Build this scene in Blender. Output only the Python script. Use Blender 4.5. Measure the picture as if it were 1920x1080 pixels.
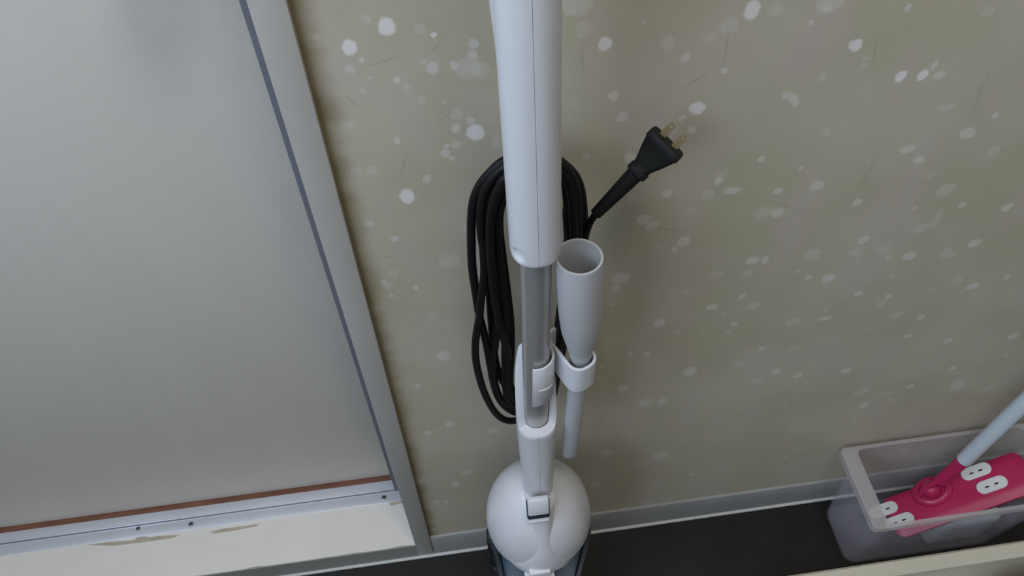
import bpy, bmesh, math, random
from mathutils import Vector, Matrix, noise

for o in list(bpy.data.objects):
    bpy.data.objects.remove(o)
S = bpy.context.scene
COL = S.collection
rnd = random.Random(7)

# ------------------------------------------------------------------ camera
FPX = 1500.0
CAM = Vector((0.0, -0.4244, 1.15))
_dn = Vector((32.0, 1169.0, FPX)).normalized()
AZ = -_dn
AX = Vector((20700.0, -2484.0, FPX))
AX = (AX - AX.dot(AZ) * AZ).normalized()
AY = AZ.cross(AX)
RW = Matrix((AX, AY, AZ))                 # camera (x right, y down, z forward) -> world


def ray(px, py):
    return RW @ Vector((px - 960.0, py - 540.0, FPX))


def onz(px, py, z):
    d = ray(px, py)
    return CAM + d * ((z - CAM.z) / d.z)


def ony(px, py, y):
    d = ray(px, py)
    return CAM + d * ((y - CAM.y) / d.y)


cam_data = bpy.data.cameras.new('camera')
cam = bpy.data.objects.new('camera', cam_data)
COL.objects.link(cam)
right, down, fwd = (RW @ Vector(v) for v in ((1, 0, 0), (0, 1, 0), (0, 0, 1)))
M3 = Matrix((right, -down, -fwd)).transposed()
cam.matrix_world = Matrix.Translation(CAM) @ M3.to_4x4()
cam_data.sensor_fit = 'HORIZONTAL'
cam_data.sensor_width = 36.0
cam_data.lens = 36.0 * FPX / 1920.0
cam_data.clip_start = 0.02
S.camera = cam

# ------------------------------------------------------------------ world, lights, exposure
world = bpy.data.worlds.new('world')
S.world = world
world.use_nodes = True
bg = world.node_tree.nodes['Background']
bg.inputs['Color'].default_value = (0.62, 0.72, 0.9, 1)
bg.inputs['Strength'].default_value = 0.6


def area(name, loc, target, sx, sy, power, col):
    l = bpy.data.lights.new(name, 'AREA')
    l.shape = 'RECTANGLE'
    l.size, l.size_y, l.energy, l.color = sx, sy, power, col
    o = bpy.data.objects.new(name, l)
    COL.objects.link(o)
    o.location = loc
    o.rotation_euler = (Vector(target) - Vector(loc)).to_track_quat('-Z', 'Y').to_euler()
    return o


# room box
X0, X1, Y0, ZC = -1.25, 1.35, -2.3, 2.4
WIN_Y, WIN_Z, WIN_W, WIN_H = -1.12, 1.84, 1.75, 0.90
area('window_daylight', (X0 + 0.03, WIN_Y, WIN_Z), (X0 + 1, WIN_Y, WIN_Z), WIN_W, WIN_H, 44.0, (0.68, 0.81, 1.0))
area('ceiling_fill_light', (0.2, -0.62, ZC - 0.09), (0.2, -0.62, 0), 0.40, 0.40, 8.5, (1.0, 0.88, 0.74))  # warm fill added overhead to even out the window light

S.view_settings.view_transform = 'Standard'
S.view_settings.look = 'None'
S.view_settings.gamma = 1.0
S.view_settings.use_curve_mapping = False
S.view_settings.exposure = 0.0


# ------------------------------------------------------------------ materials
def lin(c):
    return tuple((v / 255 / 12.92) if v / 255 <= 0.04045 else ((v / 255 + 0.055) / 1.055) ** 2.4 for v in c) + (1,)


def mat(name, col, rough=0.5, metal=0.0, vary=0.0, scale=30.0, bump=0.0, bscale=200.0, alpha=1.0, trans=0.0,
        spec=0.5, coat=0.0, stretch=(1, 1, 1), ior=1.45):
    m = bpy.data.materials.new(name)
    m.use_nodes = True
    nt = m.node_tree
    b = nt.nodes['Principled BSDF']
    b.inputs['Roughness'].default_value = rough
    b.inputs['Metallic'].default_value = metal
    b.inputs['Alpha'].default_value = alpha
    b.inputs['Transmission Weight'].default_value = trans
    b.inputs['Specular IOR Level'].default_value = spec
    b.inputs['Coat Weight'].default_value = coat
    b.inputs['IOR'].default_value = ior
    c = lin(col)
    b.inputs['Base Color'].default_value = c
    tc = nt.nodes.new('ShaderNodeTexCoord')
    mp = nt.nodes.new('ShaderNodeMapping')
    mp.inputs['Scale'].default_value = stretch
    nt.links.new(tc.outputs['Object'], mp.inputs['Vector'])
    if vary:
        n = nt.nodes.new('ShaderNodeTexNoise')
        n.inputs['Scale'].default_value = scale
        n.inputs['Detail'].default_value = 4
        nt.links.new(mp.outputs[0], n.inputs['Vector'])
        r = nt.nodes.new('ShaderNodeValToRGB')
        r.color_ramp.elements[0].position = 0.3
        r.color_ramp.elements[1].position = 0.7
        r.color_ramp.elements[0].color = tuple(v * (1 - vary) for v in c[:3]) + (1,)
        r.color_ramp.elements[1].color = tuple(min(1, v * (1 + vary)) for v in c[:3]) + (1,)
        nt.links.new(n.outputs['Fac'], r.inputs['Fac'])
        nt.links.new(r.outputs['Color'], b.inputs['Base Color'])
    if bump:
        n = nt.nodes.new('ShaderNodeTexNoise')
        n.inputs['Scale'].default_value = bscale
        n.inputs['Detail'].default_value = 3
        nt.links.new(mp.outputs[0], n.inputs['Vector'])
        bp = nt.nodes.new('ShaderNodeBump')
        bp.inputs['Strength'].default_value = bump
        bp.inputs['Distance'].default_value = 0.001
        nt.links.new(n.outputs['Fac'], bp.inputs['Height'])
        nt.links.new(bp.outputs['Normal'], b.inputs['Normal'])
    return m


# ------------------------------------------------------------------ mesh helpers
def sm(bm, ang=35):
    me = bpy.data.meshes.new('mesh')
    bmesh.ops.recalc_face_normals(bm, faces=bm.faces[:])
    for f in bm.faces:
        f.smooth = True
    ca = math.radians(ang)
    for e in bm.edges:
        e.smooth = len(e.link_faces) == 2 and e.calc_face_angle(0) < ca
    bm.to_mesh(me)
    bm.free()
    return me


def obj(name, bm, m, parent=None, ang=35):
    """link a bmesh given in world coordinates as one object"""
    off = Vector((0, 0, 0))
    p = parent
    while p is not None:
        off += p.location
        p = p.parent
    if parent is None:                    # origin at the foot of the mesh
        xs = [v.co for v in bm.verts]
        c = Vector(((min(v.x for v in xs) + max(v.x for v in xs)) / 2,
                    (min(v.y for v in xs) + max(v.y for v in xs)) / 2, min(v.z for v in xs)))
        off = c
    bmesh.ops.translate(bm, verts=bm.verts[:], vec=-off)
    o = bpy.data.objects.new(name, sm(bm, ang))
    COL.objects.link(o)
    if parent is None:
        o.location = off
    o.parent = parent
    if m:
        o.data.materials.append(m)
    return o


def thing(name, loc, label=None, cat=None, kind=None):
    o = bpy.data.objects.new(name, None)
    o.empty_display_size = 0.03
    COL.objects.link(o)
    o.location = loc
    if label:
        o['label'] = label
    if cat:
        o['category'] = cat
    if kind:
        o['kind'] = kind
    return o


def tag(o, label=None, cat=None, kind=None, group=None):
    for k, v in (('label', label), ('category', cat), ('kind', kind), ('group', group)):
        if v:
            o[k] = v
    return o


def box(x0, x1, y0, y1, z0, z1, bev=0.0, seg=2, bm=None):
    own = bmesh.new()
    r = bmesh.ops.create_cube(own, size=1.0)
    for v in own.verts:
        v.co = Vector((x0 + (v.co.x + .5) * (x1 - x0), y0 + (v.co.y + .5) * (y1 - y0), z0 + (v.co.z + .5) * (z1 - z0)))
    if bev:
        bmesh.ops.bevel(own, geom=own.edges[:], offset=bev, segments=seg, affect='EDGES', profile=0.5)
    if bm is None:
        return own
    me = bpy.data.meshes.new('t')
    own.to_mesh(me)
    own.free()
    bm.from_mesh(me)
    bpy.data.meshes.remove(me)
    return bm


def loft(rings, bm=None, cap0=True, cap1=True, closed=True):
    bm = bm or bmesh.new()
    vs = [[bm.verts.new(p) for p in r] for r in rings]
    n = len(rings[0])
    for a, b in zip(vs, vs[1:]):
        for i in range(n if closed else n - 1):
            j = (i + 1) % n
            bm.faces.new((a[i], a[j], b[j], b[i]))
    if cap0:
        bm.faces.new(vs[0][::-1])
    if cap1:
        bm.faces.new(vs[-1])
    return bm


def ring(cx, cy, z, rx, ry, n=48, p=2.0):
    out = []
    for i in range(n):
        t = 2 * math.pi * i / n
        c, s = math.cos(t), math.sin(t)
        out.append(Vector((cx + rx * math.copysign(abs(c) ** (2 / p), c), cy + ry * math.copysign(abs(s) ** (2 / p), s), z)))
    return out


def lathe(prof, cx, cy, n=40, bm=None, cap0=True, cap1=True):
    return loft([ring(cx, cy, z, r, r, n) for r, z in prof], bm, cap0, cap1)


def catmull(pts, k=10):
    pts = [Vector(p) for p in pts]
    P = [2 * pts[0] - pts[1]] + pts + [2 * pts[-1] - pts[-2]]
    out = []
    for i in range(1, len(P) - 2):
        a, b, c, d = P[i - 1:i + 3]
        for j in range(k):
            t = j / k
            out.append(0.5 * (2 * b + (c - a) * t + (2 * a - 5 * b + 4 * c - d) * t * t + (3 * b - a - 3 * c + d) * t ** 3))
    out.append(pts[-1])
    return out


def sweep(path, r, n=10, bm=None, flat=1.0, ref=None):
    """tube along path; r number or function of 0..1"""
    rf = r if callable(r) else (lambda t: r)
    rings = []
    L = len(path)
    up = ref or Vector((0, 1, 0))
    for i, p in enumerate(path):
        t = (path[min(i + 1, L - 1)] - path[max(i - 1, 0)]).normalized()
        a = (up - up.dot(t) * t)
        if a.length < 1e-4:
            a = Vector((1, 0, 0)) - t.x * t
        a.normalize()
        b = t.cross(a)
        q = rf(i / (L - 1))
        rings.append([p + (a * math.cos(2 * math.pi * k / n) * flat + b * math.sin(2 * math.pi * k / n)) * q for k in range(n)])
    return loft(rings, bm)


# ------------------------------------------------------------------ wallpaper
WY = 0.003          # wall surface
JY = -0.002         # jamb and sill front


def wallpaper():
    m = bpy.data.materials.new('wallpaper')
    m.use_nodes = True
    nt = m.node_tree
    N, L = nt.nodes, nt.links
    b = N['Principled BSDF']
    b.inputs['Roughness'].default_value = 0.75
    b.inputs['Specular IOR Level'].default_value = 0.25
    geo = N.new('ShaderNodeNewGeometry')
    pos = geo.outputs['Position']

    def nz(scale, detail=3, stretch=None, rough=0.5):
        n = N.new('ShaderNodeTexNoise')
        n.inputs['Scale'].default_value = scale
        n.inputs['Detail'].default_value = detail
        n.inputs['Roughness'].default_value = rough
        if stretch:
            mp = N.new('ShaderNodeMapping')
            mp.inputs['Scale'].default_value = stretch
            L.new(pos, mp.inputs['Vector'])
            L.new(mp.outputs[0], n.inputs['Vector'])
        else:
            L.new(pos, n.inputs['Vector'])
        return n

    def mapr(v, a, b_, c, d, smooth=True):
        r = N.new('ShaderNodeMapRange')
        r.interpolation_type = 'SMOOTHSTEP' if smooth else 'LINEAR'
        for i, x in zip((1, 2, 3, 4), (a, b_, c, d)):
            r.inputs[i].default_value = x
        L.new(v, r.inputs[0])
        return r.outputs[0]

    def mix(fac, c1, c2, blend='MIX'):
        x = N.new('ShaderNodeMix')
        x.data_type = 'RGBA'
        x.blend_type = blend
        for v, i in ((fac, 0), (c1, 6), (c2, 7)):
            if isinstance(v, bpy.types.NodeSocket):
                L.new(v, x.inputs[i])
            else:
                x.inputs[i].default_value = v
        return x.outputs[2]

    def math_(op, a, b_=None):
        x = N.new('ShaderNodeMath')
        x.operation = op
        for v, i in ((a, 0), (b_, 1)):
            if v is None:
                continue
            if isinstance(v, bpy.types.NodeSocket):
                L.new(v, x.inputs[i])
            else:
                x.inputs[i].default_value = v
        return x.outputs[0]

    # washed background: olive beige with lilac and rose clouds
    n1 = nz(7.0, 3)
    n2 = nz(11.0, 3, (1.3, 1, 0.8))
    base = mix(mapr(n1.outputs['Fac'], 0.40, 0.62, 0, 1), PAPER_A, PAPER_B)
    base = mix(mapr(n2.outputs['Fac'], 0.50, 0.68, 0, 0.75), base, PAPER_C)
    # domain wobble for the printed dots
    wob = nz(160.0, 1)
    wv = N.new('ShaderNodeVectorMath')
    wv.operation = 'SCALE'
    wv.inputs[3].default_value = 0.0034
    wc = N.new('ShaderNodeVectorMath')
    wc.operation = 'SUBTRACT'
    wc.inputs[1].default_value = (0.5, 0.5, 0.5)
    L.new(wob.outputs['Color'], wc.inputs[0])
    L.new(wc.outputs[0], wv.inputs[0])
    pp = N.new('ShaderNodeVectorMath')
    L.new(pos, pp.inputs[0])
    L.new(wv.outputs[0], pp.inputs[1])
    P0 = pp.outputs[0]
    rot = {}

    def frame(deg):
        if deg not in rot:
            vr = N.new('ShaderNodeVectorRotate')
            vr.rotation_type = 'Y_AXIS'
            vr.inputs['Angle'].default_value = math.radians(deg)
            L.new(P0, vr.inputs['Vector'])
            rot[deg] = (vr.outputs[0], Matrix.Rotation(math.radians(deg), 3, 'Y'))
        return rot[deg]

    def field(items):
        acc = None
        for (px, py, rx, ry, deg) in items:
            c = ony(px, py, WY)
            depth = (c - CAM).dot(fwd)
            wx = rx * depth / FPX
            wz = abs(ony(px, py - ry, WY).z - ony(px, py + ry, WY).z) / 2
            v, R = frame(deg)
            cr = R @ c
            ma = N.new('ShaderNodeVectorMath')
            ma.operation = 'MULTIPLY_ADD'
            wx, wz = max(wx, 0.0010), max(wz, 0.0010)
            s = (1 / wx, 0.0, 1 / wz)
            ma.inputs[1].default_value = s
            ma.inputs[2].default_value = (-cr.x * s[0], 0, -cr.z * s[2])
            L.new(v, ma.inputs[0])
            ln = N.new('ShaderNodeVectorMath')
            ln.operation = 'LENGTH'
            L.new(ma.outputs[0], ln.inputs[0])
            acc = ln.outputs['Value'] if acc is None else math_('MINIMUM', acc, ln.outputs['Value'])
        return acc

    # scattered small print
    vo = N.new('ShaderNodeTexVoronoi')
    vo.inputs['Scale'].default_value = 62.0
    L.new(P0, vo.inputs['Vector'])
    sp = N.new('ShaderNodeSeparateColor')
    L.new(vo.outputs['Color'], sp.inputs[0])
    rad = mapr(sp.outputs[0], 0, 1, 0.10, 0.34, False)
    dd = math_('DIVIDE', vo.outputs['Distance'], rad)
    amt = math_('MULTIPLY', mapr(dd, 0.75, 1.1, 1, 0), mapr(sp.outputs[1], 0.35, 1.0, 0.0, 0.30, False))
    base = mix(amt, base, DOT)
    vo2 = N.new('ShaderNodeTexVoronoi')
    vo2.inputs['Scale'].default_value = 30.0
    L.new(P0, vo2.inputs['Vector'])
    sp2 = N.new('ShaderNodeSeparateColor')
    L.new(vo2.outputs['Color'], sp2.inputs[0])
    dd2 = math_('DIVIDE', vo2.outputs['Distance'], mapr(sp2.outputs[0], 0, 1, 0.12, 0.36, False))
    amt2 = math_('MULTIPLY', mapr(dd2, 0.8, 1.15, 1, 0), mapr(sp2.outputs[1], 0.45, 1.0, 0.0, 0.24, False))
    base = mix(amt2, base, DOT)
    for items, k in ((FAINT, 0.16), (MID, 0.36), (BRIGHT, 0.80)):
        f = field(items)
        base = mix(mapr(f, 0.72, 1.18, k, 0), base, DOT)
    tw = field(TWIGS)
    base = mix(mapr(tw, 0.1, 1.2, 0.30, 0), base, TWIG)
    # brown dirt beside the jamb, with the jamb's soft shadow painted in
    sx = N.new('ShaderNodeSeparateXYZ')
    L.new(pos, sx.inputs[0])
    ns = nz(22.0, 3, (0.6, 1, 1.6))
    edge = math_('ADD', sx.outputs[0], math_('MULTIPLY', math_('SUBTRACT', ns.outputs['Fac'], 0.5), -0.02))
    base = mix(mapr(edge, -0.078, -0.056, 0.92, 0), base, STAIN_SHADE)
    L.new(base, b.inputs['Base Color'])
    bn = nz(900.0, 2, (1, 1, 2.2))
    bp = N.new('ShaderNodeBump')
    bp.inputs['Strength'].default_value = 0.25
    bp.inputs['Distance'].default_value = 0.0006
    L.new(bn.outputs['Fac'], bp.inputs['Height'])
    L.new(bp.outputs[0], b.inputs['Normal'])
    return m


PAPER_A = lin((174, 167, 146))
PAPER_B = lin((181, 174, 157))
PAPER_C = lin((180, 170, 160))
DOT = lin((224, 219, 218))
TWIG = lin((128, 124, 108))
STAIN_SHADE = lin((118, 106, 72))
BRIGHT = [(725, 50, 17, 17, 0), (655, 89, 14, 15, 0), (891, 248, 18, 15, 0), (764, 368, 14, 15, 0), (1410, 18, 16, 19, 0),
          (1134, 82, 13, 13, 0), (1307, 203, 17, 12, -30), (1603, 85, 16, 11, -30), (1689, 143, 11, 11, 0),
          (1731, 140, 12, 11, 0), (815, 65, 5, 5, 0)]
MID = [(679, 113, 6, 6, 0), (888, 81, 9, 10, 0), (885, 103, 10, 9, 0), (851, 123, 9, 9, 0), (745, 149, 7, 7, 0),
       (855, 240, 9, 9, 0), (882, 226, 8, 7, 0), (744, 264, 6, 6, 0), (837, 274, 7, 5, 0), (835, 288, 9, 8, 0), (847, 296, 6, 5, 0),
       (801, 335, 8, 7, 0), (810, 128, 12, 12, 0), (1286, 108, 9, 9, 0), (1358, 133, 8, 6, 0), (1150, 180, 11, 10, 0),
       (1167, 220, 11, 9, -30), (1280, 221, 7, 6, 0), (1297, 244, 8, 7, 0), (1488, 187, 9, 16, 30), (1473, 180, 8, 7, 0),
       (1427, 299, 9, 6, 0), (1347, 340, 8, 7, 0), (1377, 357, 11, 7, -30), (1252, 362, 9, 8, 0), (1182, 296, 11, 10, 0),
       (1532, 348, 14, 10, -30), (1760, 141, 12, 8, 0), (1753, 122, 6, 8, 0), (1703, 14, 6, 7, 0), (1522, 41, 6, 6, 0),
       (1815, 250, 18, 10, -30), (1701, 280, 15, 8, 0), (1723, 299, 12, 7, -30), (1606, 380, 10, 7, 0), (1502, 315, 5, 4, 0),
       (1458, 359, 9, 6, 0), (1866, 217, 7, 6, 0), (1888, 389, 11, 7, -30), (1803, 385, 8, 6, 0), (1208, 411, 14, 10, -30),
       (1223, 423, 13, 9, -30), (1282, 453, 13, 9, 0), (1458, 399, 12, 9, 0), (1411, 488, 14, 7, 0), (1435, 487, 8, 7, 0),
       (1164, 521, 18, 10, 0), (1156, 538, 9, 7, 0), (1335, 576, 13, 6, -30), (1237, 605, 12, 8, 0), (1377, 607, 8, 5, 0),
       (1391, 556, 7, 5, 0), (1294, 697, 13, 9, 0), (1212, 664, 7, 5, 0), (1182, 663, 5, 4, 0), (1241, 752, 9, 6, 0),
       (1168, 728, 10, 7, 0), (1455, 696, 10, 5, 0), (1497, 703, 8, 5, 0), (1427, 654, 7, 4, 0), (1620, 449, 11, 7, 0),
       (1705, 480, 15, 8, -30), (1827, 456, 13, 8, 0), (1552, 522, 14, 8, -30), (1610, 550, 9, 5, 0), (1666, 556, 8, 5, 0),
       (1823, 537, 14, 6, 0), (1547, 597, 15, 4, 0), (1727, 595, 8, 6, 0), (1702, 630, 10, 4, 0), (1778, 639, 9, 5, 0),
       (1901, 630, 12, 6, 0), (1586, 695, 10, 5, 0), (1620, 760, 10, 5, 0), (780, 540, 6, 6, 0), (719, 528, 6, 5, 0),
       (783, 723, 5, 5, 0), (843, 795, 9, 5, 0), (802, 811, 7, 4, 0), (854, 908, 8, 5, 0), (837, 940, 5, 3, 0), (830, 667, 13, 9, 0),
       (735, 555, 5, 3, 0), (692, 420, 8, 6, 0), (742, 448, 8, 6, 0), (1516, 520, 7, 4, 0), (1786, 690, 8, 5, 0), (1707, 724, 7, 4, 0)]
FAINT = [(686, 35, 10, 10, 0), (593, 70, 6, 6, 0), (786, 55, 12, 12, 0), (903, 133, 17, 17, 0), (764, 163, 6, 7, 0),
         (680, 170, 7, 6, 0), (790, 186, 9, 8, 0), (834, 192, 5, 5, 0), (856, 213, 13, 12, 0), (697, 320, 11, 9, 0),
         (667, 322, 11, 9, 0), (930, 265, 10, 12, 0), (1454, 18, 16, 14, 0), (1093, 55, 18, 16, 0), (1208, 41, 6, 6, 0),
         (1252, 81, 15, 13, 0), (1367, 48, 19, 16, 0), (1327, 365, 12, 11, 0), (1186, 370, 8, 7, 0), (1625, 109, 9, 6, 0),
         (1620, 124, 7, 6, 0), (1551, 15, 10, 10, 0), (1853, 22, 14, 10, 0), (1549, 248, 9, 8, 0), (1745, 328, 10, 6, -30),
         (1862, 283, 13, 10, 0), (1775, 202, 18, 7, 0), (1343, 514, 16, 5, 0), (1401, 513, 13, 8, 0), (1269, 624, 7, 4, 0),
         (1364, 623, 8, 5, 0), (1486, 654, 9, 4, 0), (1486, 604, 15, 8, -30), (1653, 569, 10, 7, 0), (1549, 580, 7, 5, 0),
         (1853, 728, 9, 6, 0), (1749, 545, 10, 4, -30), (1729, 428, 14, 9, 0), (1755, 411, 9, 17, 0), (1671, 519, 7, 5, 0),
         (1797, 524, 9, 6, 0), (738, 513, 10, 9, 0), (812, 590, 10, 8, 0)]
TWIGS = [(725, 113, 60, 1.2, 14), (820, 85, 46, 1.4, 42), (660, 190, 28, 1.2, -52), (757, 310, 1.4, 42, -18), (840, 215, 30, 1.2, 36),
         (1305, 150, 46, 1.6, 40), (1640, 100, 1.6, 36, 14), (1092, 110, 1.6, 48, 3), (1360, 100, 1.6, 60, 3), (1630, 320, 1.4, 60, -3),
         (1840, 170, 1.4, 70, 4), (1480, 390, 60, 1.4, -32), (730, 482, 26, 1.2, -10), (760, 655, 28, 1.2, 8), (1250, 430, 60, 1.4, -18)]

# ------------------------------------------------------------------ setting
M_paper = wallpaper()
M_plain = mat('painted plaster', (160, 156, 147), 0.8, vary=0.04)
M_ceil = mat('ceiling board', (225, 224, 220), 0.8)
M_floor = mat('dark vinyl flooring', (24, 21, 18), 0.55, vary=0.35, scale=18, bump=0.15, bscale=120)
M_bb = mat('grey vinyl skirting', (150, 150, 148), 0.5, vary=0.05, scale=12)
M_jamb = mat('grey painted jamb', (180, 176, 170), 0.45, vary=0.03, scale=10)
M_stop = mat('dark grey door stop', (112, 113, 122), 0.6)
M_door = mat('off white door paper', (216, 211, 203), 0.7, vary=0.02, scale=25, bump=0.08, bscale=500, stretch=(1, 1, 0.25))
M_sill = mat('white sill paint', (222, 217, 210), 0.5, vary=0.03, scale=14)
M_wood = mat('bare wood under peeled paint', (176, 166, 148), 0.8, vary=0.15, scale=60)
M_redwood = mat('red brown wood strip', (118, 78, 60), 0.6, vary=0.25, scale=25, stretch=(1, 4, 4))
M_alu = mat('aluminium rail', (214, 218, 226), 0.34, metal=0.45, vary=0.06, scale=9)
M_screw = mat('dull screw steel', (120, 120, 122), 0.4, metal=0.8)
M_dark = mat('dark slot', (18, 18, 18), 0.8)
M_glass = mat('frosted window glass', (235, 240, 245), 0.3, trans=0.0)
M_fill_lamp = mat('fill lamp shade plastic', (240, 238, 232), 0.4)

xj0 = ony(610, 480, JY).x       # jamb faces
xj1 = ony(664, 480, JY).x
zs = ony(777, 1023, JY).z       # top of the sill
DX0 = -0.98                     # far edge of the door opening
DH = 2.0

tag(obj('floor', box(X0, X1, Y0, 0.0, -0.05, 0.0), M_floor), kind='structure')
tag(obj('ceiling', box(X0, X1, Y0, 0.14, ZC, ZC + 0.05), M_ceil), kind='structure')
wb = bmesh.new()
box(xj1 - 0.002, X1, WY, 0.14, 0, ZC, bm=wb)
box(X0, DX0 - 0.021, WY, 0.14, 0, ZC, bm=wb)
box(DX0 - 0.021, xj1 - 0.002, WY, 0.14, DH + 0.02, ZC, bm=wb)
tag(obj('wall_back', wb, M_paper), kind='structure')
wl = bmesh.new()
wy0, wy1, wz0, wz1 = WIN_Y - WIN_W / 2, WIN_Y + WIN_W / 2, WIN_Z - WIN_H / 2, WIN_Z + WIN_H / 2
box(X0 - 0.1, X0, Y0, wy0, 0, ZC, bm=wl)
box(X0 - 0.1, X0, wy1, 0.14, 0, ZC, bm=wl)
box(X0 - 0.1, X0, wy0, wy1, 0, wz0, bm=wl)
box(X0 - 0.1, X0, wy0, wy1, wz1, ZC, bm=wl)
tag(obj('wall_left', wl, M_plain), kind='structure')
tag(obj('wall_right', box(X1, X1 + 0.1, Y0, 0.14, 0, ZC), M_plain), kind='structure')
tag(obj('wall_front', box(X0, X1, Y0 - 0.1, Y0, 0, ZC), M_plain), kind='structure')
win = tag(thing('window_1', (X0 - 0.05, WIN_Y, wz0)), kind='structure')
wf = bmesh.new()
for a in ((wy0, wy0 + .04, wz0, wz1), (wy1 - .04, wy1, wz0, wz1), (wy0, wy1, wz0, wz0 + .04), (wy0, wy1, wz1 - .04, wz1), (WIN_Y - .02, WIN_Y + .02, wz0, wz1)):
    box(X0 - 0.07, X0 - 0.01, *a, bm=wf)
obj('window_frame', wf, M_alu, win)
for a, b_ in ((wy0 + .04, WIN_Y - .02), (WIN_Y + .02, wy1 - .04)):
    obj('pane', box(X0 - 0.045, X0 - 0.04, a, b_, wz0 + .04, wz1 - .04), M_glass, win)

bb_h = ony(1105, 966, 0.0).z
bb = bmesh.new()
box(xj1 + 0.0004, X1, -0.0005, WY + 0.001, 0, bb_h, bev=0.0008, bm=bb)
tag(obj('baseboard_back', bb, M_bb), kind='structure')
bead = sweep([Vector((DX0 - 0.02, -0.003, 0.0012)), Vector((0.2, -0.003, 0.0012)), Vector((X1, -0.003, 0.0012))], 0.0026, 10)
tag(obj('trim_1', bead, mat('pale sealant bead', (196, 197, 194), 0.5)), kind='structure')

# door frame
jm = bmesh.new()
box(xj0, xj1, JY, 0.15, 0.0, DH, bev=0.0007, bm=jm)
box(DX0 - 0.02, DX0, JY, 0.13, 0.0, DH, bev=0.0007, bm=jm)
box(DX0 - 0.02, xj1, JY, 0.13, DH, DH + 0.02, bev=0.0007, bm=jm)
tr = tag(obj('trim_2', jm, M_jamb), kind='structure')
xs_ = ony(600.5, 480, 0.06).x
stp = box(xs_, xj0 + 0.002, 0.060, 0.075, zs + 0.05, DH)
obj('door_stop', stp, M_stop, tr)

# sill: painted board with a grey front, peeled patches, rail and screws
si = tag(thing('trim_3', (DX0 / 2, 0.05, 0)), kind='structure')
sb = bmesh.new()
n = 160
front, frontb, back = [], [], []
yf_, ys_, yr_, YD = (onz(px, py, zs).y for px, py in ((748, 940), (741, 919), (735, 902), (734, 893)))
for i in range(n + 1):
    x = DX0 + (xj0 - DX0) * i / n
    chip = 0.0025 * max(0, noise.noise(Vector((x * 30, 3.1, 0)))) + 0.004 * max(0, noise.noise(Vector((x * 9, 7.7, 0))) - 0.15)
    front.append(Vector((x, JY + 0.001 + chip, zs)))
    frontb.append(Vector((x, JY + 0.001 + chip, zs - 0.0015)))
    back.append(Vector((x, yf_ + .001, zs)))
loft([back, front, frontb], sb, cap0=False, cap1=False, closed=False)
obj('sill_paint', sb, M_sill, si)
obj('sill_board', box(DX0, xj0, JY, 0.139, 0.0, zs - 0.0015), mat('grey sill face', (146, 145, 140), 0.55, vary=0.08, scale=10), si)


def patch(pts, name, z, m, parent):
    bm = bmesh.new()
    vs = [bm.verts.new(onz(px, py, z)) for px, py in pts]
    f = bm.faces.new(vs)
    r = bmesh.ops.extrude_face_region(bm, geom=[f])
    bmesh.ops.translate(bm, verts=[v for v in r['geom'] if isinstance(v, bmesh.types.BMVert)], vec=(0, 0, 0.0003))
    return obj(name, bm, m, parent)


patch([(160, 1022), (200, 1017), (252, 1013), (262, 1004), (280, 1008), (300, 1005), (338, 1003), (322, 1009), (275, 1016), (215, 1023)], 'peeled_patch', zs, M_wood, si)
patch([(394, 997), (420, 991), (455, 987), (488, 982), (480, 987), (440, 995), (400, 1001)], 'peeled_patch', zs, M_wood, si)
patch([(728, 940), (752, 936), (755, 943), (733, 949)], 'peeled_patch', zs, M_wood, si)
rail_rear = bmesh.new()
box(DX0, xj0, ys_ + .0005, yr_, zs - 0.002, zs + 0.0040, bev=0.0006, bm=rail_rear)
box(DX0, xj0, ys_, ys_ + .0014, zs - 0.002, zs + 0.0048, bev=0.0004, bm=rail_rear)
rail = obj('rail', rail_rear, M_alu, si)
obj('rail_flange', box(DX0, xj0, yf_, ys_ - .0012, zs - 0.002, zs + 0.0014, bev=0.0005), M_alu, rail)
obj('wood_strip', box(DX0, xj0, yr_, 0.1249, zs - 0.002, zs + 0.0025), M_redwood, si)
for px, py, r in ((720, 933, 0.0036), (358, 983, 0.0036), (259, 991, 0.0030)):
    c = onz(px, py, zs + 0.0014)
    s = obj('screw', lathe([(r, zs + 0.001), (r, zs + 0.0019), (r * .7, zs + 0.0026)], c.x, c.y, 16), M_screw, si)
    q = box(c.x - r * .55, c.x + r * .55, c.y - r * .12, c.y + r * .12, zs + 0.0024, zs + 0.0028)
    box(c.x - r * .12, c.x + r * .12, c.y - r * .55, c.y + r * .55, zs + 0.0024, zs + 0.0028, bm=q)
    obj('screw_slot', q, M_dark, s)

# the door leaf, with its knob above the frame
door = tag(thing('door_1', (-0.5, YD + .012, zs)), kind='structure')
obj('door_panel', box(DX0 + 0.001, xj0 - 0.002, YD, YD + .024, zs + 0.0040, DH - 0.004, bev=0.0015), M_door, door)
kp = ony(255, -232, 0.10)
kb = lathe([(0.026, 0), (0.026, 0.004), (0.011, 0.008), (0.010, 0.03), (0.020, 0.038), (0.0265, 0.048), (0.0265, 0.058), (0.020, 0.066), (0.008, 0.068)], 0, 0, 32)
bmesh.ops.rotate(kb, verts=kb.verts[:], cent=(0, 0, 0), matrix=Matrix.Rotation(math.radians(90), 3, 'X'))
bmesh.ops.translate(kb, verts=kb.verts[:], vec=(kp.x, YD + 0.0005, kp.z))
obj('door_knob', kb, mat('brushed steel knob', (170, 168, 160), 0.3, metal=0.9), door)

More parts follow.
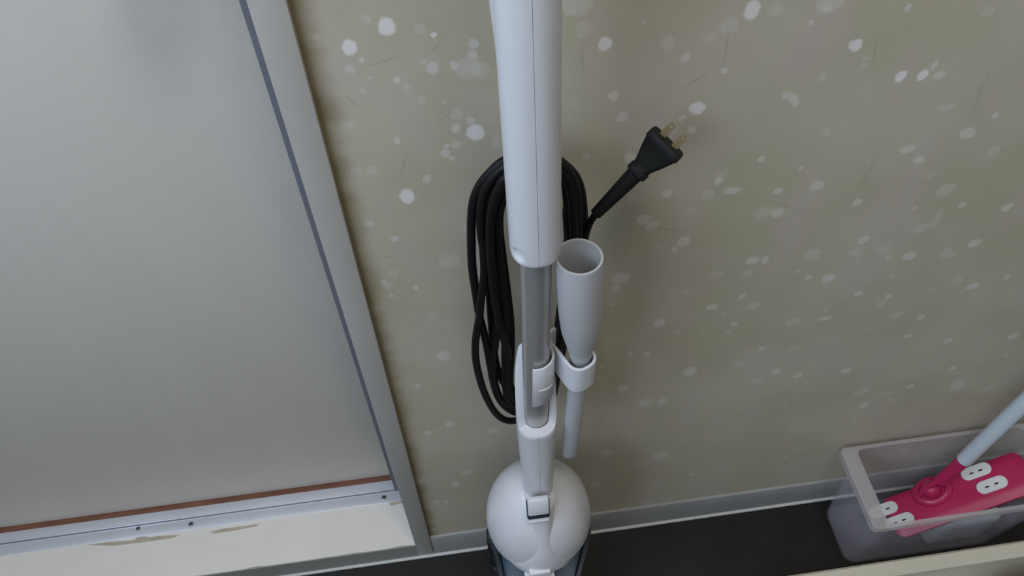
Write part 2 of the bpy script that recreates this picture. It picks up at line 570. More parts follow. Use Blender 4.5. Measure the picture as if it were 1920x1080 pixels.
cl = tag(thing('ceiling_fill', (0.2, -0.62, ZC)), 'added flat round white fill lamp on the ceiling, out of view', 'lamp')  # unseen lamp body added to go with the overhead fill
obj('fill_lamp_base', lathe([(0.20, ZC), (0.20, ZC - 0.03)], 0.2, -0.62, 40), M_fill_lamp, cl)
obj('fill_lamp_shade', lathe([(0.21, ZC - 0.03), (0.22, ZC - 0.05), (0.20, ZC - 0.075), (0.10, ZC - 0.083)], 0.2, -0.62, 40), M_fill_lamp, cl)

# ------------------------------------------------------------------ stick vacuum
M_white = mat('glossy white plastic', (202, 202, 206), 0.32, coat=0.15)
M_white2 = mat('satin white plastic', (208, 209, 212), 0.4)
M_seam = mat('seam shadow line', (95, 97, 104), 0.8)
M_pipe = mat('grey metal pipe', (176, 174, 172), 0.3, metal=0.6)
M_cord = mat('black rubber cord', (15, 14, 13), 0.55, spec=0.3)
M_plug = mat('black plug rubber', (17, 18, 17), 0.6, spec=0.3)
M_brass = mat('tarnished plug blade', (168, 152, 118), 0.35, metal=0.6)
M_cup = mat('smoky blue dust cup', (84, 104, 124), 0.38)
M_navy = mat('dark navy plastic', (30, 40, 50), 0.35)
M_black = mat('black hose rubber', (14, 14, 16), 0.45)

AXX, AXY = 0.0585, -0.080
vac = thing('stick_vacuum', (AXX, AXY, 0), 'tall white upright stick vacuum cleaner with black cord wound behind it', 'vacuum cleaner')


def section(cx, cy, z, rx, ry, n=72, p=2.3, notch=True, front=None):
    """rounded ring; -y is the front, with a fine seam groove there"""
    out = []
    for i in range(n):
        t = -math.pi / 2 + 2 * math.pi * i / n
        c, s = math.cos(t), math.sin(t)
        yy = ry if (s > 0 or front is None) else front
        q = Vector((cx + rx * math.copysign(abs(c) ** (2 / p), c), cy + yy * math.copysign(abs(s) ** (2 / p), s), z))
        if i == 0 and notch:
            out.append(q + Vector((-0.00035, 0, 0)))
            out.append(q + Vector((0, 0.0006, 0)))
            out.append(q + Vector((0.00035, 0, 0)))
        else:
            out.append(q)
    return out


def dent(bm, c, rx, ry, rz, depth, nrm):
    for v in bm.verts:
        d = v.co - c
        q = (d.x / rx) ** 2 + (d.y / ry) ** 2 + (d.z / rz) ** 2
        if q < 1:
            v.co -= nrm * depth * (1 - q) ** 0.6


# handle
HB = 0.745
rings = []
zsn = [HB, HB + .0006, HB + .0018, HB + .004] + [HB + .004 + .0011 * k for k in range(1, 22)] + [HB + .03 + .01 * k for k in range(0, 32)]
for k, z in enumerate(zsn):
    t = (z - 0.74) / 0.2
    cx = 0.0568 - 0.0055 * t
    ins = (0.0022, 0.0010, 0.0003, 0)[k] if k < 4 else 0
    rings.append(section(cx, AXY, z, 0.0170 - 0.0002 * t - ins, 0.0185 - ins, 96))
hb = loft(rings)
dc = ony(967, 479, -0.092)
dent(hb, Vector((dc.x, -0.0945, dc.z + 0.001)), 0.0052, 0.006, 0.0062, 0.0028, Vector((-0.55, -0.75, -0.3)).normalized())
han = obj('handle', hb, M_white, vac, 50)
gb = []
for k in range(0, 15):
    z = 0.872 + 0.0145 * k
    t = (z - 0.74) / 0.2
    g = min(1, k / 6)
    gb.append(section(0.0568 - 0.0055 * t - 0.0032 * g, AXY + 0.010, z, 0.0150 + 0.0013 * g, 0.0155, 48, notch=False))
obj('grip_back', loft(gb), M_white, han, 50)
top = section(0.0474, AXY, 1.086, 0.0165, 0.018, 48, notch=False)
obj('top_cap', loft([section(0.0473, AXY, 1.083, 0.0167, 0.0183, 48, notch=False), section(0.0473, AXY, 1.094, 0.0150, 0.0166, 48, notch=False), section(0.0473, AXY, 1.099, 0.009, 0.010, 48, notch=False)]), M_white2, han)

# pipe
obj('pipe', loft([ring(0.0592, AXY, 0.48, .011, .011, 40), ring(0.0568, AXY, 0.76, .011, .011, 40)]), M_pipe, vac)

# neck: sleeve with a low front lip and a high back, seam in front, runs down into the body
NT = 0.514
PXN = 0.0588
yfront, yback = onz(1007, 821, NT).y, -0.058


def ztop(y):
    t = (y + 0.088) / 0.026
    t = max(0.0, min(1.0, t))
    return NT + 0.092 * t


n = 72
outer_top, inner_top, inner_low, outer_low = [], [], [], []
cyn = (yfront + yback) / 2
for p_ in section(PXN, cyn, 0, 0.0178, (yback - yfront) / 2, n, 2.4):
    outer_top.append(Vector((p_.x, p_.y, ztop(p_.y))))
    outer_low.append(Vector((p_.x, p_.y, NT - 0.006)))
for p_ in outer_top:
    d = Vector((p_.x - 0.0590, p_.y - AXY, 0)).normalized() * 0.0114
    q = Vector((0.0590 + d.x, AXY + d.y, 0))
    inner_top.append(Vector((q.x, q.y, ztop(q.y * 0.35 + p_.y * 0.65))))
    inner_low.append(Vector((q.x, q.y, NT - 0.03)))
nk = bmesh.new()
rings = [inner_low, inner_top]
m1 = [a.lerp(b_, .93) for a, b_ in zip(inner_top, outer_top)]
for q in m1:
    q.z += 0.0
rings.append(m1)
rings.append([Vector((b_.x, b_.y, b_.z - 0.0012)) for b_ in outer_top])
for z, hw, yf, yb in ((NT - 0.004, .0178, yfront, yback), (NT - 0.008, .0177, yfront, yback), (NT - 0.012, .0176, yfront, yback), (NT - 0.016, .0176, yfront, yback), (NT - 0.022, .0174, yfront, yback), (0.46, .0168, yfront - .001, -.060), (0.42, .0158, yfront - .003, -.062), (0.38, .0150, yfront - .006, -.064),
                      (0.345, .0146, yfront - .010, -.066), (0.300, .0146, yfront - .015, -.068)):
    rings.append(section(PXN + (NT - z) * 0.012, (yf + yb) / 2, z, hw, (yb - yf) / 2, n, 2.6))
loft(rings, nk, cap0=False)
dc = ony(981, 826, -0.104)
dent(nk, Vector((dc.x, -0.1045, dc.z)), 0.006, 0.006, 0.006, 0.0022, Vector((-.5, -.8, -.2)).normalized())
neck = obj('neck', nk, M_white, vac, 50)

# cord hooks behind the pipe and the handle
def hook(z, name, dz, par, x):
    pts = [(x, -0.066, z), (x, -0.050, z), (x, -0.036, z + dz * .1), (x, -0.030, z + dz * .5), (x, -0.029, z + dz)]
    obj(name, sweep(catmull([Vector(p) for p in pts], 6), 0.0055, 12, flat=1.0, ref=Vector((1, 0, 0))), M_white2, par)


hook(0.556, 'cord_hook', -0.026, neck, PXN)
hook(0.772, 'cord_hook', 0.024, han, 0.0560)

# body: rounded teardrop cowl with the neck running into its front
BX, BYc = 0.0622, -0.084
bd = bmesh.new()
prof = []
for k in range(25):
    a_ = math.radians(88 - k * 4.0)
    prof.append((0.298 + 0.088 * math.sin(a_), 0.0572 * math.cos(a_), 0.0560 * math.cos(a_), 0))
prof = [q for q in prof if q[0] > 0.287] + [(0.285, .0562, .0550, 0), (0.2835, .0545, .0535, 0)]
loft([ring(BX, BYc + dy, z, rx, ry, 72, 2.1) for z, rx, ry, dy in prof], bd)
body = obj('body_cowl', bd, M_white, vac, 40)
# soft blend from neck foot to cowl front
bl = []
for z, hw, yf in ((0.392, .0148, -.1205), (0.37, .0150, -.1250), (0.348, .0165, -.1315), (0.328, .0215, -.1385), (0.311, .0300, -.1435), (0.296, .039, -.1450), (0.287, .043, -.1445), (0.2845, .0425, -.1430)):
    bl.append(section(BX - 0.0018, -.095, z, hw, -.095 - yf if False else 0.02, 48, 2.3, notch=False, front=(-.095 - yf)))
obj('front_spine', loft(bl[::-1]), M_white, body, 50)


def on_body(px, py):
    """point on the cowl's front as seen at a pixel (steps along the ray to the front spine)"""
    d = ray(px, py).normalized()
    for k in range(400):
        p = CAM + d * (0.6 + k * 0.001)
        t = (0.392 - p.z) / 0.106
        yf = -.1205 - 0.0235 * max(0, min(1, t)) ** 0.75
        if p.y > yf:
            return p
    return p


# release button set in a dark frame
bc = on_body(1010, 957) + Vector((0, .0016, 0))
tiltm = Matrix.Rotation(math.radians(-17), 4, 'X')


def tilted(bm, c):
    bmesh.ops.rotate(bm, verts=bm.verts[:], cent=(0, 0, 0), matrix=tiltm.to_3x3())
    bmesh.ops.translate(bm, verts=bm.verts[:], vec=c)
    return bm


fr = tilted(box(-.0115, .0115, -.0006, .006, -.0155, .0118, bev=.0026), bc)
rb = obj('button_frame', fr, M_navy, body)
obj('release_button', tilted(box(-.0104, .0104, -.0014, .005, -.0085, .0136, bev=.0014), bc), M_white2, rb)
obj('button_lip', tilted(box(-.0105, .0105, -.0018, .004, -.0195, -.0160, bev=.0014), bc), M_white, rb)

# cup latch at the lower edge of the cowl
lc = Vector((onz(1008, 1047, 0.293).x, -.139, 0.293))
lt = obj('cup_latch', box(lc.x - .0115, lc.x + .0115, -.1482, -.130, .283, .2985, bev=.002), M_white2, body)
obj('latch_lip', box(lc.x - .016, lc.x + .016, -.1512, -.128, .2795, .2830, bev=.0014), M_white, lt)
obj('cup_button', box(lc.x - .0145, lc.x + .0145, -.1520, -.128, .250, .2785, bev=.004), M_navy, lt)

# dust cup, frame and floor head below
cup = obj('dust_cup', loft([ring(BX, -.090, z, r, r * .95, 64, 2.4) for z, r in ((.2834, .0490), (.25, .0485), (.20, .0470), (.15, .0455), (.135, .0440))]), M_cup, vac)
for s in (-1, 1):
    obj('side_rail', loft([ring(BX + s * (.0510 - .002 * k), -.084, .2825 - .045 * k, .0055, .030, 24, 3) for k in range(4)][::-1]), M_navy, cup)
obj('cup_core', lathe([(.018, .14), (.022, .20), (.026, .262), (.026, .2764)], BX, -.088, 32), M_navy, cup)
fh = bmesh.new()
loft([ring(BX, -.128, z, rx, ry, 64, 5) for z, rx, ry in ((.006, .108, .046), (.010, .110, .048), (.034, .109, .047), (.046, .102, .040), (.050, .090, .030))], fh)
head = obj('floor_head', fh, M_white2, vac)
obj('head_bumper', loft([ring(BX, -.128, z, .112, .050, 64, 5) for z in (.0, .012)]), M_navy, head)
obj('lower_housing', loft([ring(BX, y_, z, rx, ry, 48, 3) for z, rx, ry, y_ in ((.040, .024, .022, -.120), (.08, .034, .030, -.108), (.12, .042, .038, -.095), (.135, .043, .041, -.090))]), M_white2, vac)
hc = ony(935, 1055, -0.080)
hs = bmesh.new()
path = [Vector((hc.x + .016, -.080, .266)), Vector((hc.x + .002, -.080, .258)), Vector((hc.x, -.080, .24)), Vector((hc.x, -.080, .2)), Vector((hc.x + .002, -.080, .14)), Vector((hc.x + .03, -.08, .11))]
pth = catmull(path, 14)
obj('hose', sweep(pth, lambda t: 0.0105 + 0.0012 * math.sin(t * 190), 16, hs, ref=Vector((0, 1, 0.01))), M_black, vac)

# clip that carries the crevice nozzle: two open C bands joined back to back
ZCL = 0.615
cp = [onz(x, y, ZCL) for x, y in ((998.6, 693.8), (1009.7, 693), (1022, 689), (1032, 680.5), (1037.5, 669), (1036.8, 660), (1033, 648.6), (1030.5, 641))]
cn = [onz(x, y, ZCL) for x, y in ((1041, 614), (1034, 619), (1030.5, 628), (1032.5, 640), (1040, 649), (1050, 661), (1061, 676), (1071, 687), (1082, 691.7), (1094, 691), (1107, 684), (1114.5, 675), (1114.6, 665), (1109, 656.6))]


def band(pts, th, z0, z1, k=8):
    path = catmull([Vector((p.x, p.y, 0)) for p in pts], k)
    rings = []
    L = len(path)
    for i, p in enumerate(path):
        t = (path[min(i + 1, L - 1)] - path[max(i - 1, 0)]).normalized()
        nv = Vector((-t.y, t.x, 0)) * th / 2
        zz = (z0, z0 + .0006, z1 - .0006, z1)
        a = []
        for s, z in ((1, z1 - .0006), (.6, z1), (-.6, z1), (-1, z1 - .0006), (-1, z0 + .0006), (-.6, z0), (.6, z0), (1, z0 + .0006)):
            a.append(Vector((p.x, p.y, z)) + nv * s)
        rings.append(a)
    return loft(rings)


zb1 = ony(1004, 762, -0.094).z
clip = obj('accessory_clip', band(cp, .0022, zb1, ZCL), M_white, vac, 40)
# continue the pipe band behind the pipe so that it grips it
bk = [cp[-1], Vector((0.0700, -0.0715, 0)), Vector((0.0655, -0.0675, 0)), Vector((0.0590, -0.0665, 0))]
obj('clip_back', band(bk, .0022, zb1, ZCL - .001), M_white, clip)
zb2 = ony(1082, 732, cn[8].y).z
obj('nozzle_band', band(cn, .0026, zb2, ZCL), M_white, clip, 40)
cr = []
for k, (px, py) in enumerate(((1012, 731), (1023, 728), (1033, 722), (1040, 711))):
    q = cp[k + 1]
    o_ = Vector((q.x - 0.0588, q.y - AXY, 0)).normalized() * 0.0011
    cr.append(Vector((q.x + o_.x, q.y + o_.y, ony(px, py, q.y).z)))
obj('thumb_ridge', sweep(catmull(cr, 6), lambda t: 0.0002 + 0.0009 * math.sin(math.pi * min(1, t + .05)), 8), M_white, clip)

# ------------------------------------------------------------------ crevice nozzle in the clip
NX, NY = (cn[7].x + cn[12].x) / 2 - .0008, -0.0848
ncl = Vector((NX, NY, 0))
mc = ony(1086, 481, NY)
ztipn = ony(1068, 853, NY)
noz = thing('crevice_nozzle', (NX, NY, ztipn.z), 'white plastic crevice nozzle tube with open round mouth held in the vacuum clip', 'nozzle')
depth = (mc - CAM).dot(fwd)
RM = 46.0 * depth / FPX
zm = mc.z


def ncx(z):
    t = (z - ZCL) / (zm - ZCL)
    return NX + (mc.x - NX) * max(0, t) + (ztipn.x - NX) * max(0, (ZCL - z) / (ZCL - ztipn.z))


zz = [(ztipn.z, .0070, .0035), (ztipn.z + .004, .0078, .0042), (ztipn.z + .05, .0084, .0062), (zb2 - .01, .0082, .0080), (ZCL + .001, .0083, .0083), (ZCL + .012, .0104, .0104),
      (ZCL + .035, .0146, .0146), (ZCL + .052, RM * .95, RM * .95), (ZCL + .07, RM * .985, RM * .985), (zm - .0015, RM * 1.0, RM * 1.0), (zm, RM * .985, RM * .985), (zm, RM * .885, RM * .885),
      (zm - .0015, RM * .87, RM * .87), (ZCL + .052, RM * .82, RM * .82), (ZCL + .030, .0118, .0118), (ZCL, .009, .009)]
obj('nozzle_tube', loft([ring(ncx(z), NY, z, rx, ry, 56) for z, rx, ry in zz]), mat('light grey white nozzle plastic', (170, 171, 173), 0.42), noz, 40)

# ------------------------------------------------------------------ power cord, wound over the two hooks
cord = bmesh.new()


def strand(pts, r=0.0034):
    sweep(catmull([ony(x, y, yy) for x, y, yy in pts], 8), r, 10, cord, ref=Vector((0.2, 1, 0.3)))


A, B = -.034, -.040
strand([(1000, 300, A), (965, 296, A), (942, 304, A), (921, 322, A), (900, 348, A), (888, 378, A), (884, 413, A), (884, 470, A), (886, 505, A), (892, 549, A), (899, 593, A), (906, 619, A), (913, 650, A), (919, 685, A), (924, 712, A), (930, 735, A), (940, 754, A), (955, 768, A), (975, 775, A), (1000, 770, A)])
strand([(1000, 306, B), (965, 304, B), (944, 314, B), (921, 337, B), (907, 364, B), (902, 395, B), (902, 431, B), (907, 470, B), (908, 514, B), (902, 558, B), (899, 593, B), (893, 628, B), (891, 655, B), (893, 680, B), (899, 708, B), (909, 738, B), (924, 767, B), (939, 783, B), (955, 789, B), (975, 787, B), (1000, 780, B)])
strand([(1000, 322, -.028), (965, 322, -.028), (940, 338, -.028), (924, 365, -.028), (915, 395, -.028), (912, 431, -.028), (914, 480, -.028), (917, 523, -.028), (919, 567, -.028), (922, 611, -.028), (925, 650, -.028), (931, 685, -.028), (940, 710, -.028), (952, 727, -.028), (970, 735, -.028), (1000, 735, -.028)])
strand([(1000, 330, -.036), (968, 330, -.036), (944, 346, -.036), (931, 372, -.036), (925, 400, -.036), (925, 448, -.036), (929, 505, -.036), (934, 558, -.036), (934, 600, -.036), (929, 640, -.036), (925, 680, -.036), (927, 715, -.036), (936, 742, -.036), (953, 758, -.036), (975, 765, -.036), (1000, 760, -.036)])
strand([(1000, 342, -.042), (970, 338, -.042), (948, 352, -.042), (936, 380, -.042), (931, 410, -.042), (932, 448, -.042), (938, 505, -.042), (944, 558, -.042), (948, 611, -.042), (947, 650, -.042), (947, 690, -.042), (948, 727, -.042), (954, 750, -.042), (972, 760, -.042), (1000, 755, -.042)])
strand([(1000, 350, -.030), (972, 346, -.030), (950, 362, -.030), (938, 390, -.030), (936, 430, -.030), (942, 480, -.030), (950, 540, -.030), (957, 600, -.030), (959, 646, -.030), (957, 690, -.030), (955, 712, -.030), (962, 732, -.030), (980, 742, -.030), (1000, 742, -.030)])
strand([(965, 322, -.046), (945, 336, -.046), (930, 366, -.046), (921, 400, -.046), (919, 448, -.046), (922, 500, -.046), (928, 560, -.046), (940, 620, -.046), (952, 660, -.046), (956, 700, -.046), (957, 735, -.046), (970, 750, -.046), (990, 752, -.046)])
# right half of the bundle, hanging behind handle and nozzle
for k, (dx, dy, yy) in enumerate(((0, 0, -.034), (-8, 8, -.040), (-16, 14, -.030), (-24, 22, -.037), (-31, 30, -.043), (-12, 4, -.046), (-20, 18, -.048))):
    strand([(1000, 300 + dy, yy), (1035, 297 + dy, yy), (1058, 309 + dy, yy), (1078 + dx * .5, 330 + dy, yy), (1089 + dx * .8, 358 + dy, yy), (1094 + dx, 400, yy), (1096 + dx, 450, yy),
            (1088 + dx * .9, 510, yy), (1074 + dx * .7, 570, yy), (1058 + dx * .5, 640, yy), (1046 + dx * .4, 700, yy), (1036 + dx * .3, 745, yy), (1018, 768 - k * 3, yy), (1000, 770 - k * 3, yy)])
YP = -.044
strand([(1060, 560, -.046), (1080, 500, -.046), (1094, 456, YP), (1103, 425, YP), (1112, 408, YP), (1120, 398, YP)], 0.0026)
pc = obj('power_cord', cord, M_cord, vac)

# plug: strain relief, collar, flared body and two blades
a0, a1 = ony(1117, 401, YP), ony(1196, 321, YP)
ax = (a1 - a0).normalized()
vdir = (a1 - CAM).normalized()
bdir = -ax.cross(vdir).normalized()
if bdir.dot(right) < 0:
    bdir = -bdir
cdir = ax.cross(bdir)
PS = (a1 - a0).length / 112.4         # metres per pixel along the plug
PW = (a1 - CAM).dot(fwd) / FPX        # and across it


def pring(t, w, h, p=2.0, n=32, org=None):
    out = []
    for i in range(n):
        q = 2 * math.pi * i / n
        c, s = math.cos(q), math.sin(q)
        out.append((org or a0) + ax * (t * PS) + bdir * (w * PW * math.copysign(abs(c) ** (2 / p), c)) + cdir * (h * PW * math.copysign(abs(s) ** (2 / p), s)))
    return out


rings = []
for k in range(15):
    t = k * 7.2
    w = 12.0 + k * .33
    rings += [pring(t, w, 10), pring(t + 4.4, w, 10), pring(t + 4.8, w - 2.0, 8.4), pring(t + 6.9, w - 2.0, 8.4)]
obj('strain_relief', loft(rings), M_plug, pc, 25)
# body axis bends a little towards the blades
a2 = ony(1246, 273, YP + .002)
ax2 = (a2 - a1).normalized()
ax_keep = ax
ax = (ax * .5 + ax2 * .5).normalized()
bdir = (bdir - bdir.dot(ax) * ax).normalized()
cdir = ax.cross(bdir)
org = a1 - ax * 4 * PS
rings = [pring(-2, 18, 13, 3, org=org), pring(0, 21.5, 14, 3, org=org), pring(9, 21.5, 14, 3, org=org), pring(11, 18.5, 13, 3, org=org), pring(22, 21, 14, 4, org=org), pring(40, 29, 16, 5, org=org),
         pring(60, 36, 18.5, 6, org=org), pring(63, 38.5, 20, 6, org=org), pring(72, 38.5, 20, 6, org=org), pring(75, 36.5, 18.5, 6, org=org)]
pb = obj('plug_body', loft(rings), M_plug, pc, 30)
for s in (-1, 1):
    bm = bmesh.new()
    c0 = org + ax * 72 * PS + bdir * (s * 15 * PW)
    # blade with a hole near the tip: outline minus hole as a bridged ring
    outl, hol = [], []
    Ln, wd, th = 33 * PS, 7.2 * PW, 1.6 * PW
    hc_ = c0 + ax * (Ln - 9 * PS)
    nb = 20
    for i in range(nb):
        q = 2 * math.pi * i / nb
        u, v = math.cos(q), math.sin(q)
        k = 1 / max(abs(u), abs(v) * 1.0) if u < 0 else 1.0
        uu = u * wd if u >= 0 else -(Ln - 9 * PS) * min(1, k * abs(u))
        vv = v * wd * (k if u < 0 else 1)
        outl.append((uu, max(-wd, min(wd, vv))))
        hol.append((u * 3.2 * PS, v * 3.2 * PS))
    bn2 = bdir * 0.93 + cdir * 0.37       # blade plane turned so that its flat side shows
    bn2.normalize()
    nn = ax.cross(bn2)
    rr = []
    for pts, dz in ((hol, -1), (outl, -1), (outl, 1), (hol, 1)):
        rr.append([hc_ + ax * u + bn2 * v + nn * (dz * th / 2) for u, v in pts])
    loft(rr + [rr[0]], bm, cap0=False, cap1=False)
    bmesh.ops.remove_doubles(bm, verts=bm.verts[:], dist=1e-7)
    obj('plug_blade', bm, M_brass, pc)

# ------------------------------------------------------------------ translucent box with mop and wrapped pack
M_pp = mat('frosted clear plastic', (214, 210, 220), 0.35, alpha=0.13)
M_rim = mat('frosted plastic rim', (188, 181, 180), 0.4, alpha=0.50)
M_pink = mat('hot pink plastic', (172, 36, 82), 0.35, vary=0.04, scale=20)
M_tab = mat('white rubber tab', (206, 208, 206), 0.6)
M_pole = mat('pale blue white painted pole', (182, 192, 200), 0.35)
M_clear = mat('clear plastic film', (225, 228, 232), 0.12, alpha=0.42, bump=0.8, bscale=60)
ZR = 0.178
q0, q1 = onz(1567, 838, ZR), onz(1648, 993, ZR)
bx0 = (q0.x + q1.x) / 2 - 0.001
by1, by0 = -0.0035, q1.y
bx1 = onz(1912, 806, ZR).x + 0.014
bp0, bp1 = onz(1545, 955, 0), onz(1590, 1060, 0)
ix0 = bx0 + 0.021
tub = thing('storage_box', ((bx0 + bx1) / 2, (by0 + by1) / 2, 0), 'frosted clear plastic storage box on the floor with pink mop inside', 'storage box')


def rrect(x0, x1, y0, y1, z, r=0.012, k=6):
    out = []
    for cx, cy, a in ((x1 - r, y1 - r, 0), (x0 + r, y1 - r, 90), (x0 + r, y0 + r, 180), (x1 - r, y0 + r, 270)):
        for i in range(k + 1):
            t = math.radians(a + 90 * i / k)
            out.append(Vector((cx + r * math.cos(t), cy + r * math.sin(t), z)))
    return out


w = 0.0016
by1b, by0b = by1 - 0.012, by0 + 0.012
bt0 = bp0.x + 0.001
shell = [rrect(bt0, bx1 - .02, by0b + .004, by1b - .004, 0.0005, .016), rrect(bt0 - .004, bx1 - .017, by0b + .001, by1b - .001, 0.006, .016), rrect(ix0 - w, bx1 - .006, by0 + .0035, by1 - .0035, ZR - .002, .012),
         rrect(ix0, bx1 - .006 - w, by0 + .0035 + w, by1 - .0035 - w, ZR - .002, .011), rrect(bt0 - .002, bx1 - .018 - w, by0b + .001 + w, by1b - .001 - w, 0.008, .014), rrect(bt0 + .004, bx1 - .024, by0b + .008, by1b - .008, 0.0025, .012)]
obj('box_shell', loft(shell), M_pp, tub, 40)
rim = [rrect(ix0, bx1 - .006 - w, by0 + .005, by1 - .005, ZR - .002, .010), rrect(ix0, bx1 - .006 - w, by0 + .005, by1 - .005, ZR, .010), rrect(bx0, bx1, by0, by1, ZR, .008), rrect(bx0, bx1, by0, by1, ZR - .010, .008),
       rrect(bx0 + w, bx1 - w, by0 + w, by1 - w, ZR - .010, .008), rrect(bx0 + w, bx1 - w, by0 + w, by1 - w, ZR - .002, .008)]
obj('box_rim', loft(rim + [rim[0]], cap0=False, cap1=False), M_rim, tub, 40)

# wrapped pack under the mop
pk = box(bt0 + .118, bx1 - .032, by0b + .010, by1b - .010, .0035, .085, bev=.008, seg=3)
bmesh.ops.subdivide_edges(pk, edges=pk.edges[:], cuts=5, use_grid_fill=True)
for v in pk.verts:
    if v.co.z > 0.02:
        v.co += Vector((0, 0, 0.004 * noise.noise(v.co * 60) - .002))
pack = obj('wrapped_pack', pk, M_clear)
tag(pack, 'crinkled clear plastic wrapped pack lying under the pink mop head', 'pack')

# mop
zl, zr_ = 0.062, 0.150
FL, FR = onz(1650, 938, zl), onz(1890, 850, zr_)
NE0, NE1 = onz(1745, 990, 0.088), onz(1925, 933, 0.146)
u = (FR - FL).normalized()
vv_ = NE0 - FL
v_ = (vv_ - vv_.dot(u) * u)
wid = v_.length
v_.normalize()
nrm = u.cross(v_)
if nrm.z < 0:
    nrm = -nrm
length = min((FR - FL).length + 0.012, 0.25)
mop = thing('flat_mop', (FL + u * length / 2 + v_ * wid / 2), 'pink flat floor mop with pale blue pole standing in the clear box', 'mop')


def mp(a, b_, c):
    return FL + u * (a * length) + v_ * (b_ * wid) + nrm * c


def mrect(a0_, a1_, b0, b1, c, r, k=5):
    out = []
    for ca, cb, ang in ((a1_ - r, b1 - r, 0), (a0_ + r, b1 - r, 90), (a0_ + r, b0 + r, 180), (a1_ - r, b0 + r, 270)):
        for i in range(k + 1):
            t = math.radians(ang + 90 * i / k)
            out.append(FL + u * (ca + r * math.cos(t)) + v_ * (cb + r * math.sin(t)) + nrm * c)
    return out


hp = [mrect(.002, length - .002, .002, wid - .002, -.0075, .010), mrect(0, length, 0, wid, -.006, .012), mrect(0, length, 0, wid, -.001, .012), mrect(.004, length - .004, .007, wid - .009, .003, .012), mrect(.010, length - .010, .012, wid - .015, .0036, .012)]
plate = obj('mop_head', loft(hp), M_pink, mop, 40)
obj('mop_sole', loft([mrect(.004, length - .004, .004, wid - .004, -.0115, .009), mrect(.003, length - .003, .003, wid - .003, -.0076, .010)]), mat('dark grey foam sole', (52, 52, 54), 0.9), mop)


def plane_at(px, py, h=0.0036):
    d = ray(px, py)
    return CAM + d * ((FL + nrm * h - CAM).dot(nrm) / d.dot(nrm))


for c_, rot_ in (((1830, 884), 0), ((1860, 909), 0), ((1657, 956), 0), ((1687, 977), 0)):
    c0 = plane_at(*c_)
    rings = []
    for sc, h in ((1, -.001), (1, .0010), (.93, .0018)):
        r_ = []
        for i in range(32):
            t = 2 * math.pi * i / 32
            uu = .0105 * math.copysign(1, math.cos(t)) + .0088 * math.cos(t)
            r_.append(c0 + u * (uu * sc) + v_ * (.0088 * math.sin(t) * sc) + nrm * h)
        rings.append(r_)
    tb = obj('sheet_tab', loft(rings), M_tab, mop, 30)
    for s in (-.0065, .0055):
        cc = c0 + u * s + v_ * (.001)
        obj('tab_slit', loft([[cc + u * (.0030 * math.cos(t * math.pi / 6)) + v_ * (.0011 * math.sin(t * math.pi / 6)) + nrm * h for t in range(12)] for h in (.0010, .00205)]), M_dark, tb)
jc = plane_at(1748, 922)
dome = loft([[jc + u * (r * 1.25 * math.cos(t * math.pi / 12)) + v_ * (r * math.sin(t * math.pi / 12)) + nrm * h for t in range(24)] for r, h in ((.0215, -.001), (.0205, .003), (.0165, .006), (.0145, .0065), (.0130, .004))])
obj('joint_base', dome, M_pink, mop, 40)
ps0 = ony(1752, 914, jc.y + 0.004)
ps1 = ony(1808, 862, ps0.y + 0.001)
ps2d = (ony(1912, 763, ps1.y + 0.004) - ps1).normalized()
kn = bmesh.new()
bmesh.ops.create_uvsphere(kn, u_segments=24, v_segments=14, radius=.0125)
bmesh.ops.translate(kn, verts=kn.verts[:], vec=jc + nrm * .010)
obj('swivel_knuckle', kn, M_pink, mop)
fk = bmesh.new()
for s in (-1, 1):
    p0 = jc + nrm * .011 + u * (s * .0125)
    sweep(catmull([p0 - nrm * .006, p0, p0.lerp(ps1, .5) - u * (s * .004), ps1.lerp(p0, .25) - u * (s * .0085)], 6), .0042, 10, fk, ref=u)
obj('joint_fork', fk, M_pink, mop)
s0 = (jc + nrm * .012).lerp(ps1, .30)
obj('pole_socket', sweep([s0, s0.lerp(ps1, .5), ps1, ps1 + ps2d * .02], lambda t: .0080 + .0010 * t, 20), M_pink, mop)
obj('pole', sweep([ps1, ps1 + ps2d * .4, ps1 + ps2d * .95], .0096, 24), M_pole, mop)

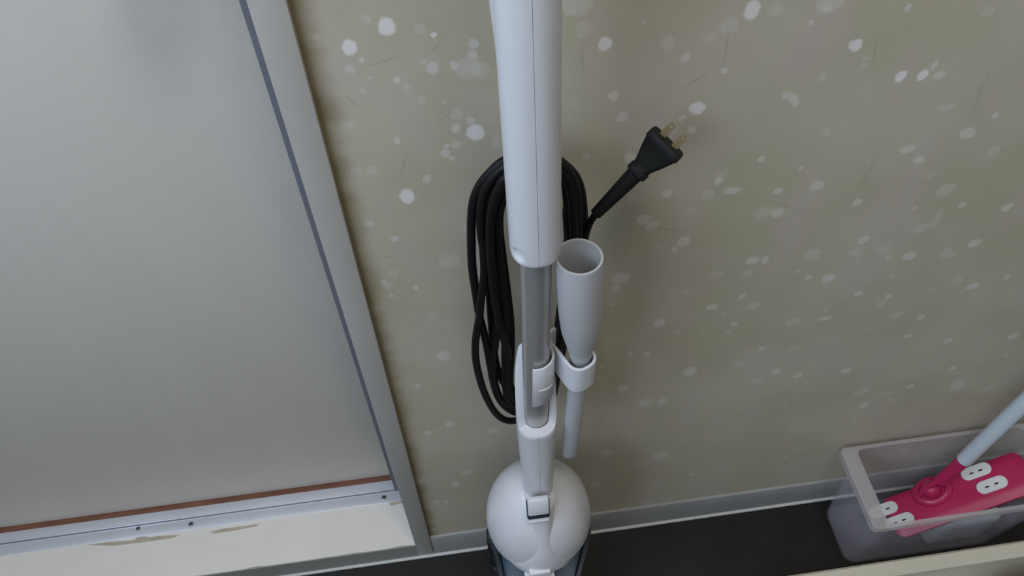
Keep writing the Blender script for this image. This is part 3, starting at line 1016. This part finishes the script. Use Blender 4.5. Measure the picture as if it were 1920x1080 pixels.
# ------------------------------------------------------------------ beige bin and white cloth
ZB = 0.12
b0 = onz(1700, 1046, ZB)
bw = 0.0195
gx0, gx1, gy1, gy0 = 0.30, 0.86, onz(1710, 1043.5, ZB).y, -0.34
bin_ = thing('beige_bin', ((gx0 + gx1) / 2, (gy0 + gy1) / 2, 0), 'low beige open bin with thick rim on the floor in front of the clear box', 'bin')
M_beige = mat('beige plastic', (196, 190, 172), 0.5, vary=0.03, scale=10)
obj('bin_rim', loft([rrect(gx0, gx1, gy0, gy1, ZB - .014, .02), rrect(gx0, gx1, gy0, gy1, ZB - .003, .02), rrect(gx0 + .003, gx1 - .003, gy0 + .003, gy1 - .003, ZB, .018), rrect(gx0 + bw - .003, gx1 - bw + .003, gy0 + bw - .003, gy1 - bw + .003, ZB, .012),
                     rrect(gx0 + bw, gx1 - bw, gy0 + bw, gy1 - bw, ZB - .003, .010), rrect(gx0 + bw, gx1 - bw, gy0 + bw, gy1 - bw, ZB - .014, .010), rrect(gx0, gx1, gy0, gy1, ZB - .014, .02)], cap0=False, cap1=False), M_beige, bin_, 40)
i0 = .012
obj('bin_shell', loft([rrect(gx0 + i0 + .01, gx1 - i0 - .01, gy0 + i0 + .01, gy1 - i0 - .01, 0, .02), rrect(gx0 + i0, gx1 - i0, gy0 + i0, gy1 - i0, ZB - .008, .018), rrect(gx0 + i0 + .003, gx1 - i0 - .003, gy0 + i0 + .003, gy1 - i0 - .003, ZB - .008, .016),
                       rrect(gx0 + i0 + .013, gx1 - i0 - .013, gy0 + i0 + .013, gy1 - i0 - .013, .003, .018)]), M_beige, bin_, 40)
wc_ = onz(1888, 1078, 0.105)
ck = bmesh.new()
bmesh.ops.create_cube(ck, size=1.0)
bmesh.ops.subdivide_edges(ck, edges=ck.edges[:], cuts=13, use_grid_fill=True)
for v in ck.verts:
    c = v.co.copy()
    s = c.normalized() * 0.55
    c = c.lerp(s, .35)
    nn = noise.noise(c * 3.0 + Vector((3, 1, 2)))
    fold = 0.05 * abs(math.sin(7 * c.x + 4 * c.y + 2 * nn))
    v.co = Vector((wc_.x + .055 + c.x * .155, wc_.y - .046 + c.y * .085, .0035 + (c.z + .5) * .112 + fold * .12 * (c.z + .5) + .006 * nn * (c.z + .5)))
zmn = min(v.co.z for v in ck.verts)
bmesh.ops.translate(ck, verts=ck.verts[:], vec=(0, 0, .0035 - zmn))
cloth = obj('folded_cloth', ck, mat('white cloth', (214, 218, 226), 0.85, bump=0.3, bscale=600), None, 80)
tag(cloth, 'bundled white cloth inside the beige bin', 'cloth')
